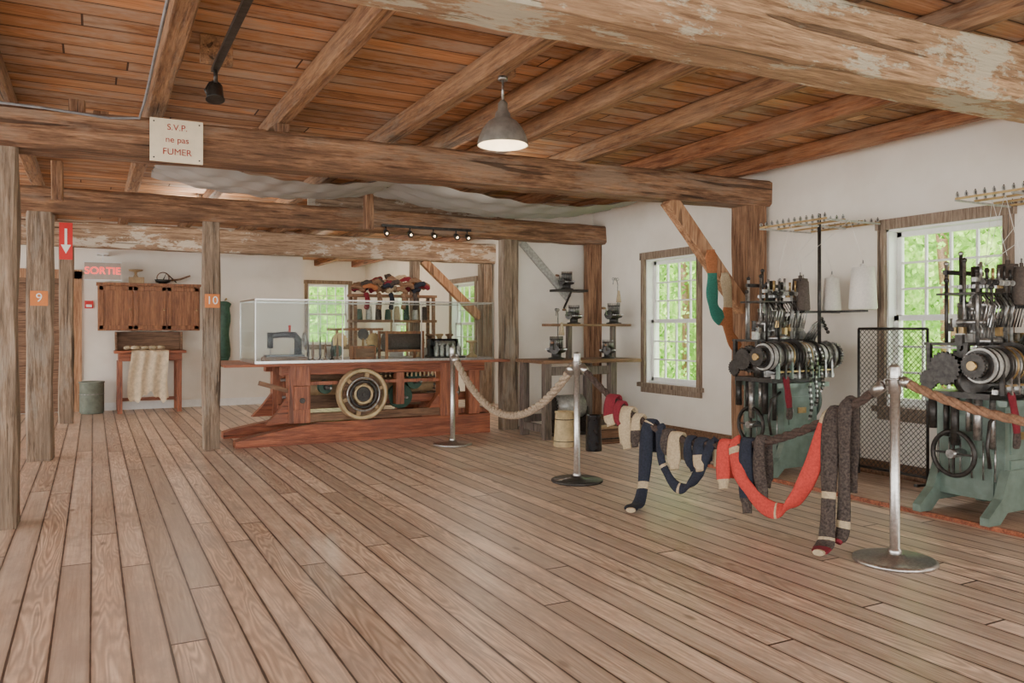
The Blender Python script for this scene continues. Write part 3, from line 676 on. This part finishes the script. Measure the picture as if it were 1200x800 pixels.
    for (dx, dy, m, r, h) in ((0, -.46, 'conew', .115, .36), (0, .22, 'coned', .085, .30), (-.18, 0.02, 'coned', .06, .26), (.16, .0, 'conew', .08, .30)):
        c = V((px + dx, py + dy, 1.43)); b.lathe(c, [(r*.9, 0), (r, .015), (r*.78, h), (r*.2, h + .005), (r*.2, h+.03)], m, n=22)
        b.cyl(c - V((0,0,.02)), c + V((0,0,h+.06)), .006, 'steel', n=6)
        b.tube([c + V((0, 0, h+.05)), (c.x - .1, c.y + .05, 2.19)], .0022, 'conew', 4); b.tube([(c.x - .1, c.y + .05, 2.19), (-.06, -.02, 1.7)], .0018, 'conew', 4)
    return b.finish('industrial_knitting_machine', 0)
knit_machine(5.48, 5.28, 3)
knit_machine(5.50, 3.40, 9)
b = B(); b.b2((5.15, 1.2, 0), (6.05, 5.95, .029), 'plat'); b.b2((5.12, 1.2, 0), (5.15, 5.95, .03), 'red'); b.finish('machine_platform')

b = B(); X = 6.0; ya, yb, za, zb = 4.20, 4.86, .03, 1.30
for p, q in (((X, ya, za), (X, ya, zb)), ((X, yb, za), (X, yb, zb)), ((X, ya, zb), (X, yb, zb)), ((X, ya, za + .06), (X, yb, za + .06))): b.cyl(p, q, .012, 'dark', n=8)
st = .045; H, W = zb - za - .06, yb - ya; k = -H
while k < W:
    for sgn in (0, 1):
        t0, t1 = max(0, -k), min(H, W - k)
        if t1 > t0:
            y0_, y1_ = k + t0, k + t1
            if sgn: y0_, y1_ = W - y0_, W - y1_
            b.cyl((X, ya + y0_, za + .06 + t0), (X, ya + y1_, za + .06 + t1), .0028, 'dark', n=4, cap=False)
    k += st
b.beam((X, ya, za), (X - .15, ya, za + .01), .03, .02, 'dark'); b.beam((X, yb, za), (X - .15, yb, za + .01), .03, .02, 'dark')
b.finish('wire_mesh_guard')

# ------------------------------------------------------------ stanchions and ropes
S = [(3.57, 8.27), (3.65, 5.79), (3.96, 2.97), (4.28, 1.3)]
def stanchion(x, y, darkbase=False):
    b = B(Matrix.Translation((x, y, 0)))
    b.lathe((0, 0, 0), [(.215, 0), (.22, .006), (.22, .018), (.20, .026), (.06, .034), (.045, .05)], 'brushed' if not darkbase else 'dark', n=48)
    b.lathe((0, 0, .034), [(.036, 0), (.036, .04), (.027, .045), (.027, .9), (.033, .905), (.033, 1.04), (.03, 1.05), (.03, 1.06), (.004, 1.07)], 'brushed', n=24)
    b.torus((0, 0, 1.02), (0, 0, 1), .036, .006, 'brushed', 24, 6)
    for s_ in (-1, 1): b.torus((0, s_*.05, 1.0), (1, 0, 0), .018, .005, 'brushed', 16, 6)
    return b.finish('rope_stanchion')
stanchion(*S[0]); stanchion(*S[1], True); stanchion(*S[2]); stanchion(*S[3])
def rp(p, q, sag, t, za=1.03, zb=1.03):
    return V((p[0] + (q[0]-p[0])*t, p[1] + (q[1]-p[1])*t, za + (zb-za)*t - sag*4*t*(1-t)))
def mkrope(p, q, sag, r, mat, t0=.022, t1=.978):
    b = B(); pts = [rp(p, q, sag, t0 + (t1-t0)*i/40) for i in range(41)]; b.rope(pts, r, mat); 
    b.cyl(pts[0], pts[1], r*1.25, 'brushed'); b.cyl(pts[-2], pts[-1], r*1.25, 'brushed'); b.finish('barrier_rope')
mkrope(S[0], S[1], .58, .036, 'rope'); mkrope(S[1], S[2], .54, .026, 'ropedk'); mkrope(S[2], S[3], .20, .024, 'ropebr')
def at(y):
    t = (S[1][1] - y) / (S[1][1] - S[2][1]); return rp(S[1], S[2], .54, t)
WD = (.25, -.75, .6)
def hang(y, lenf, lenb, w, mf, dx=-.03, toe=None, wd=(.3, -1, 0)):
    p = at(y); pts = [p + V((.035, .01, -lenb)), p + V((.035, 0, -lenb*.5)), p + V((.032, 0, 0)), p + V((0, 0, .036)), p + V((-.036, 0, 0)), p + V((-.045, -.01, -lenf*.5)), p + V((dx, -.05, -lenf))]
    if toe: pts.append(p + V(toe))
    drape('hanging_sock', pts, w, wd, mf, .024)
hang(5.32, .20, .14, .12, lambda u: 'maroon' if u < .85 else 'beige', -.06)
hang(5.14, .28, .22, .12, lambda u: 'beige', -.05)
hang(5.23, .14, .2, .08, lambda u: 'maroon', -.05)
hang(5.02, .20, .2, .09, lambda u: 'beige' if u < .8 else 'char', -.08)
p = at(4.90)
drape('hanging_sock', [p+V((.03,0,-.2)), p+V((.03,0,0)), p+V((0,0,.036)), p+V((-.035,0,-.03)), (3.66,4.85,.32), (3.6,4.80,.14), (3.5,4.72,.035), (3.40,4.66,.03), (3.33,4.58,.03)], .10, (.5, -1, 0), lambda u: 'beige' if (.28 < u < .31 or u > .95 or .6 < u < .63) else 'navy', .035)
def swag(ya, yb, low, w, mf, xo=-.05):
    a, c = at(ya), at(yb); pts = [a + V((.03, 0, -.12)), a + V((0, 0, .036))]
    for i in range(1, 8):
        t = i / 8; q = a.lerp(c, t); bot = min(a.z, c.z) - low
        z = q.z - (q.z - bot) * math.sin(math.pi * t) ** .75; pts.append(V((q.x + xo, q.y, z)))
    pts += [c + V((0, 0, .036)), c + V((.03, 0, -.15))]
    drape('hanging_sock', pts, w, WD, mf, .03)
swag(4.80, 4.28, .34, .075, lambda u: 'beige' if (.46 < u < .49 or u > .93 or .22 < u < .25) else 'navy')
hang(4.62, .22, .16, .11, lambda u: 'beige', -.07); hang(4.70, .15, .2, .09, lambda u: 'char')
hang(4.48, .2, .2, .07, lambda u: 'navy'); hang(4.38, .18, .14, .09, lambda u: 'navy' if u < .8 else 'beige', -.07)
swag(4.10, 3.36, .36, .10, lambda u: 'beige' if (.12 < u < .15 or .5 < u < .53 or .86 < u < .89) else 'coral', -.06)
hang(4.16, .28, .22, .10, lambda u: 'coral' if u < .9 else 'beige', -.08)
hang(3.97, .44, .40, .10, lambda u: 'navy' if .15 < u < .9 else 'char', -.07)
hang(3.86, .40, .3, .08, lambda u: 'char')
p = at(3.34)
drape('hanging_sock', [p+V((.03,0,-.3)), p+V((.03,0,0)), p+V((0,0,.038)), p+V((-.038,0,-.04)), p+V((-.05,0,-.25)), (p.x-.08,3.32,.3), (p.x-.12,3.3,.08), (p.x-.2,3.26,.035), (p.x-.28,3.22,.03)], .10, (.3, -1, 0), lambda u: 'beige' if u > .95 or .74 < u < .76 or .6<u<.62 else ('maroon' if .87 < u else 'char'), .035)
p = at(3.25)
drape('hanging_sock', [p+V((.03,0,-.5)), p+V((.03,0,0)), p+V((0,0,.038)), p+V((-.038,0,-.04)), p+V((-.04,0,-.35)), p+V((-.05,.0,-.70)), p+V((-.10,.0,-.78))], .075, (.3, -1, 0), lambda u: 'maroon' if u > .92 else ('beige' if .8 < u < .83 else 'char'), .035)

# ------------------------------------------------------------ lamps and signs
b = B(Matrix.Translation((2.24, 4.41, 0)))
b.lathe((0, 0, 2.43), [(.158, 0), (.157, .012), (.148, .05), (.125, .10), (.09, .145), (.05, .17), (.045, .20), (.03, .22), (.03, .26), (.012, .28)], 'pshade', n=36, cap=False)
b.lathe((0, 0, 2.432), [(.152, 0), (.142, .05), (.118, .098), (.08, .14), (.02, .16)], 'pin', n=36, cap=False)
b.sphere((0, 0, 2.52), .035, 'bulb', (1, 1, 1.2)); b.cyl((0, 0, 2.70), (0, 0, 2.87), .008, 'steel', n=8); b.cyl((0, 0, 2.54), (0, 0, 2.62), .02, 'white', n=10)
b.lathe((0, 0, 2.83), [(.03, 0), (.03, .025)], 'steel')
b.b2((-.07, -.04, 2.856), (.07, .04, CZ - .001), 'joist')
b.finish('pendant_lamp')
b = B(); b.b2((.62, .5, 2.825), (.66, 5.05, 2.85), 'dark')
for y in (1.0, 2.95, 4.95): b.b2((.55, y, 2.85), (.73, y+.04, CZ-.001), 'joist')
b.cyl((.64, 5.0, 2.83), (.64, 5.0, 2.75), .012, 'dark'); b.tube([(.61, 5.0, 2.75), (.58, 5.0, 2.70), (.60, 5.0, 2.66)], .006, 'dark')
b.lathe((.64, 5.05, 2.76), [(.03, 0), (.045, .02), (.05, .10), (.055, .11), (.05, .11)], 'dark', (0, -.3, -1))
b.finish('track_spotlight')
b = B(); y = 9.03
b.b2((3.0, y, 2.50), (4.15, y + .03, 2.53), 'dark')
for x in (3.05, 3.35, 3.65, 3.95, 4.1):
    b.cyl((x, y+.015, 2.5), (x, y+.015, 2.46), .008, 'dark'); b.lathe((x, y+.03, 2.45), [(.025, 0), (.03, .03), (.035, .07)], 'dark', (0, -.8, -.5), 12); b.sphere((x, y-.03, 2.415), .015, 'bulb', n=8)
for x in (3.05, 4.1): b.b2((x, y+.02, 2.5), (x+.03, y+.08, 2.53), 'dark')
b.finish('track_light_rail')
b = B(); b.b2((.345, 6.045, 2.46), (.69, 6.063, 2.76), 'cream')
for x in (.37, .665):
    for z in (2.485, 2.735): b.cyl((x, 6.04, z), (x, 6.046, z), .006, 'dark', n=8)
o = b.finish('no_smoking_sign', .002)
text('S.V.P.', (.52, 6.042, 2.70), .06, 'redtxt', o); text('ne pas', (.52, 6.042, 2.615), .06, 'redtxt', o, 'lettering_2'); text('FUMER', (.52, 6.042, 2.53), .062, 'redtxt', o, 'lettering_3')
for (n, x, y, z) in (('9', -.47, 9.105, 1.60), ('10', 1.13, 9.105, 1.60)):
    b = B(); b.b2((x - .075, y - .012, z - .075), (x + .075, y, z + .07), 'orange'); o = b.finish('number_plaque'); text(n, (x, y - .015, z), .12, 'white', o)
b = B(); b.b2((-.41, 12.46, 2.24), (-.25, 12.48, 2.74), 'signred')
b.b2((-.345, 12.455, 2.42), (-.315, 12.46, 2.66), 'white'); b.prism([(-.39, 2.44), (-.27, 2.44), (-.33, 2.32)], 12.455, 12.46, 'white'); b.finish('arrow_sign')
b = B(); b.b2((-.12, 13.9, 2.06), (.38, 13.98, 2.32), 'exitp'); b.b2((-.135, 13.89, 2.045), (.395, 13.9, 2.06), 'white'); b.b2((-.135, 13.89, 2.32), (.395, 13.98, 2.335), 'white')
b.beam((.13, 13.94, 2.33), (.13, 13.94, 2.45), .02, .02, 'white'); b.b2((.05, 13.9, 2.45), (.21, 14.3, 2.47), 'white'); o = b.finish('exit_sign'); text('SORTIE', (.13, 13.895, 2.19), .155, 'exitr', o)
b = B(); b.tube([(-.7, 6.02, 2.74), (-.3, 6.03, 2.735), (.1, 6.05, 2.72), (.28, 6.04, 2.74), (.31, 5.9, 2.84), (.31, 4.5, 2.845), (.31, 2.9, 2.845)], .009, 'cable'); b.finish('electrical_cable')

# ------------------------------------------------------------ far left room
b = B(); x0, x1, yf = .06, 1.54, 13.95
b.b2((x0, yf, 1.27), (x1, YF, 1.98), 'cab'); b.b2((x0-.02, yf-.03, 1.98), (x1+.02, YF, 2.02), 'cab')
for k in range(3):
    a = x0 + .02 + k*(x1-x0-.02)/3; c = a + (x1-x0-.02)/3 - .02
    for lo, hi in (((a, yf-.02, 1.29), (a+.06, yf, 1.96)), ((c-.06, yf-.02, 1.29), (c, yf, 1.96)), ((a, yf-.02, 1.29), (c, yf, 1.35)), ((a, yf-.02, 1.9), (c, yf, 1.96))): b.b2(lo, hi, 'cab')
    b.sphere((c-.03, yf-.03, 1.6), .015, 'brass', n=8)
b.finish('wall_cabinet', .003)
b = B(); b.b2((.28, 13.55, .92), (1.30, 14.2, .96), 'red'); b.b2((.34, 13.6, .80), (1.24, 14.15, .92), 'red')
for x in (.36, 1.2):
    for y in (13.62, 14.12): b.b2((x-.035, y-.035, 0), (x+.035, y+.035, .8), 'redz')
    b.b2((x-.02, 13.62, .15), (x+.02, 14.12, .2), 'redz')
b.b2((.36, 14.1, .15), (1.2, 14.14, .2), 'red'); b.b2((.3, 14.16, .96), (1.28, 14.2, 1.25), 'brown')
b.b2((.3, 13.95, .96), (.33, 14.16, 1.25), 'brown'); b.b2((1.25, 13.95, .96), (1.28, 14.16, 1.25), 'brown')
b.finish('work_table', .004)
b = B(); NU, NV = 24, 24; vs = []
for j in range(NV+1):
    for i in range(NU+1):
        u, v = i/NU, j/NV; L = v * (1.02 + .07*math.sin(u*9) + .03*math.sin(u*31))
        if L < .3: y, z = 13.55 + .3 - L, .968
        else: y, z = 13.525, .968 - (L - .3)
        sp_ = (1 + .15*v)
        vs.append((.76 + .5*(u-.5)*sp_ + .02*math.sin(v*6), y - (.012 + .022*math.sin(u*20+v*2)) * (v > .3), z))
b.add(vs, [(j*(NU+1)+i, j*(NU+1)+i+1, (j+1)*(NU+1)+i+1, (j+1)*(NU+1)+i) for j in range(NV) for i in range(NU)], 'sack', True); b.finish('sack_cloth')
b = B()
for k in range(9): b.sphere((.5 + .06*k + R.uniform(-.02,.02), 13.88 + R.uniform(-.03,.05), 1.0), .05, 'sack' if k % 2 else 'beige', (1.3, 1, .7), 10)
b.finish('raw_wool_pile')
b = B(); b.lathe((-.02, 13.9, 0), [(.15, 0), (.17, .02), (.17, .46), (.18, .47), (.18, .49), (.15, .49), (.15, .3)], 'bucket'); b.torus((-.02, 13.9, .3), (0,0,1), .172, .006, 'steel'); b.finish('metal_bucket')
b = B(); b.b2((.5, 14.05, 2.02), (.72, 14.2, 2.12), 'tan'); b.lathe((.6, 14.1, 2.12), [(.04, 0), (.02, .04), (.02, .08), (.1, .1), (.11, .12)], 'tan'); b.finish('kitchen_scale')
b = B(); b.lathe((1.0, 14.1, 2.02), [(.03, 0), (.10, .03), (.13, .07), (.12, .07)], 'dark'); b.tube([(1.1, 14.1, 2.08), (1.25, 14.05, 2.1), (1.4, 14.0, 2.16)], .015, 'brown'); b.tube([(1.0, 14.1, 2.08), (1.05, 14.1, 2.2), (1.2, 14.1, 2.05)], .01, 'dark'); b.torus((1.0, 14.1, 2.12), (0, 1, .2), .09, .008, 'brown'); b.finish('iron_ladle_bowl')
b = B(); b.b2((-.30, 14.26, 0), (-.16, 14.3, 2.2), 'brace'); b.b2((-1.35, 14.26, 0), (-1.2, 14.3, 2.2), 'brace'); b.b2((-1.35, 14.26, 2.08), (-.16, 14.3, 2.22), 'brace'); b.finish('trim_2')
b = B(); b.b2((-1.2, 14.24, .01), (-.3, 14.28, 2.08), 'brown')
for z0, z1 in ((.2, .9), (1.1, 1.9)):
    for xa in (-1.1, -.7): b.b2((xa, 14.22, z0), (xa + .32, 14.24, z1), 'brown')
b.sphere((-.38, 14.2, 1.0), .03, 'brass', n=10); b.finish('door_1', .003)
b = B()
b.strap([(1.96, 14.2, 1.75), (1.95, 14.18, 1.6), (1.94, 14.18, 1.2), (1.95, 14.2, .75)], .20, .1, (1, 0, 0), lambda u: 'dgreen'); b.strap([(1.86, 14.2, 1.68), (1.82, 14.18, 1.4), (1.83, 14.18, 1.1)], .08, .07, (1, 0, 0), lambda u: 'dgreen'); b.cyl((1.98, 14.3, 1.78), (1.98, 14.15, 1.8), .015, 'brass'); b.finish('hanging_coat')
b = B(); b.b2((-.12, 14.27, 1.62), (-.0, 14.3, 1.74), 'signred'); b.b2((-.1, 14.26, 1.64), (-.02, 14.27, 1.68), 'white'); b.finish('fire_alarm_pull')

# ------------------------------------------------------------ lights
def L(name, typ, loc, en, col=(1, 1, 1), **k):
    d = bpy.data.lights.new(name, typ); d.energy = en; d.color = col
    for a, v in k.items(): setattr(d, a, v)
    o = bpy.data.objects.new(name, d); o.location = loc; bpy.context.collection.objects.link(o); return o
s = L('sun', 'SUN', (0, 0, 20), 9.0, (1, .96, .88), angle=.02)
s.rotation_euler = V((.75, .28, -.85)).to_track_quat('-Z', 'Y').to_euler()
L('pendant_bulb', 'POINT', (2.24, 4.41, 2.40), 8, (1, .8, .55), shadow_soft_size=.04)
for k, (x, y, z, e) in enumerate(((1.2, 10.9, 2.72, 40), (4.3, 16.5, 2.75, 90), (3.3, 7.0, 2.72, 14), (5.2, 11.0, 2.72, 40))):  # added fill lights with invented bulb fixtures, hidden behind the beams
    b = B(); b.cyl((x, y, z + .1), (x, y, CZ), .03, 'white'); b.sphere((x, y, z + .07), .05, 'bulb', n=12); b.finish('added_fill_bulb')
    L('added_fill_light', 'POINT', (x, y, z - .03), e, (1, .90, .76), shadow_soft_size=.05)
w = bpy.data.worlds.new('World'); bpy.context.scene.world = w; w.use_nodes = True
nt = w.node_tree; bg = nt.nodes['Background']; bg.inputs[0].default_value = (1, .99, .965, 1); bg.inputs[1].default_value = 6.8

cam = bpy.data.cameras.new('Camera'); co_ = bpy.data.objects.new('Camera', cam); bpy.context.collection.objects.link(co_)
co_.location = (0, 0, 1.3); co_.rotation_euler = (math.pi/2, 0, -math.atan2(.463, .886))
cam.sensor_width = 36; cam.lens = 28.17; cam.shift_y = -15/1200; cam.clip_start = .05
bpy.context.scene.camera = co_
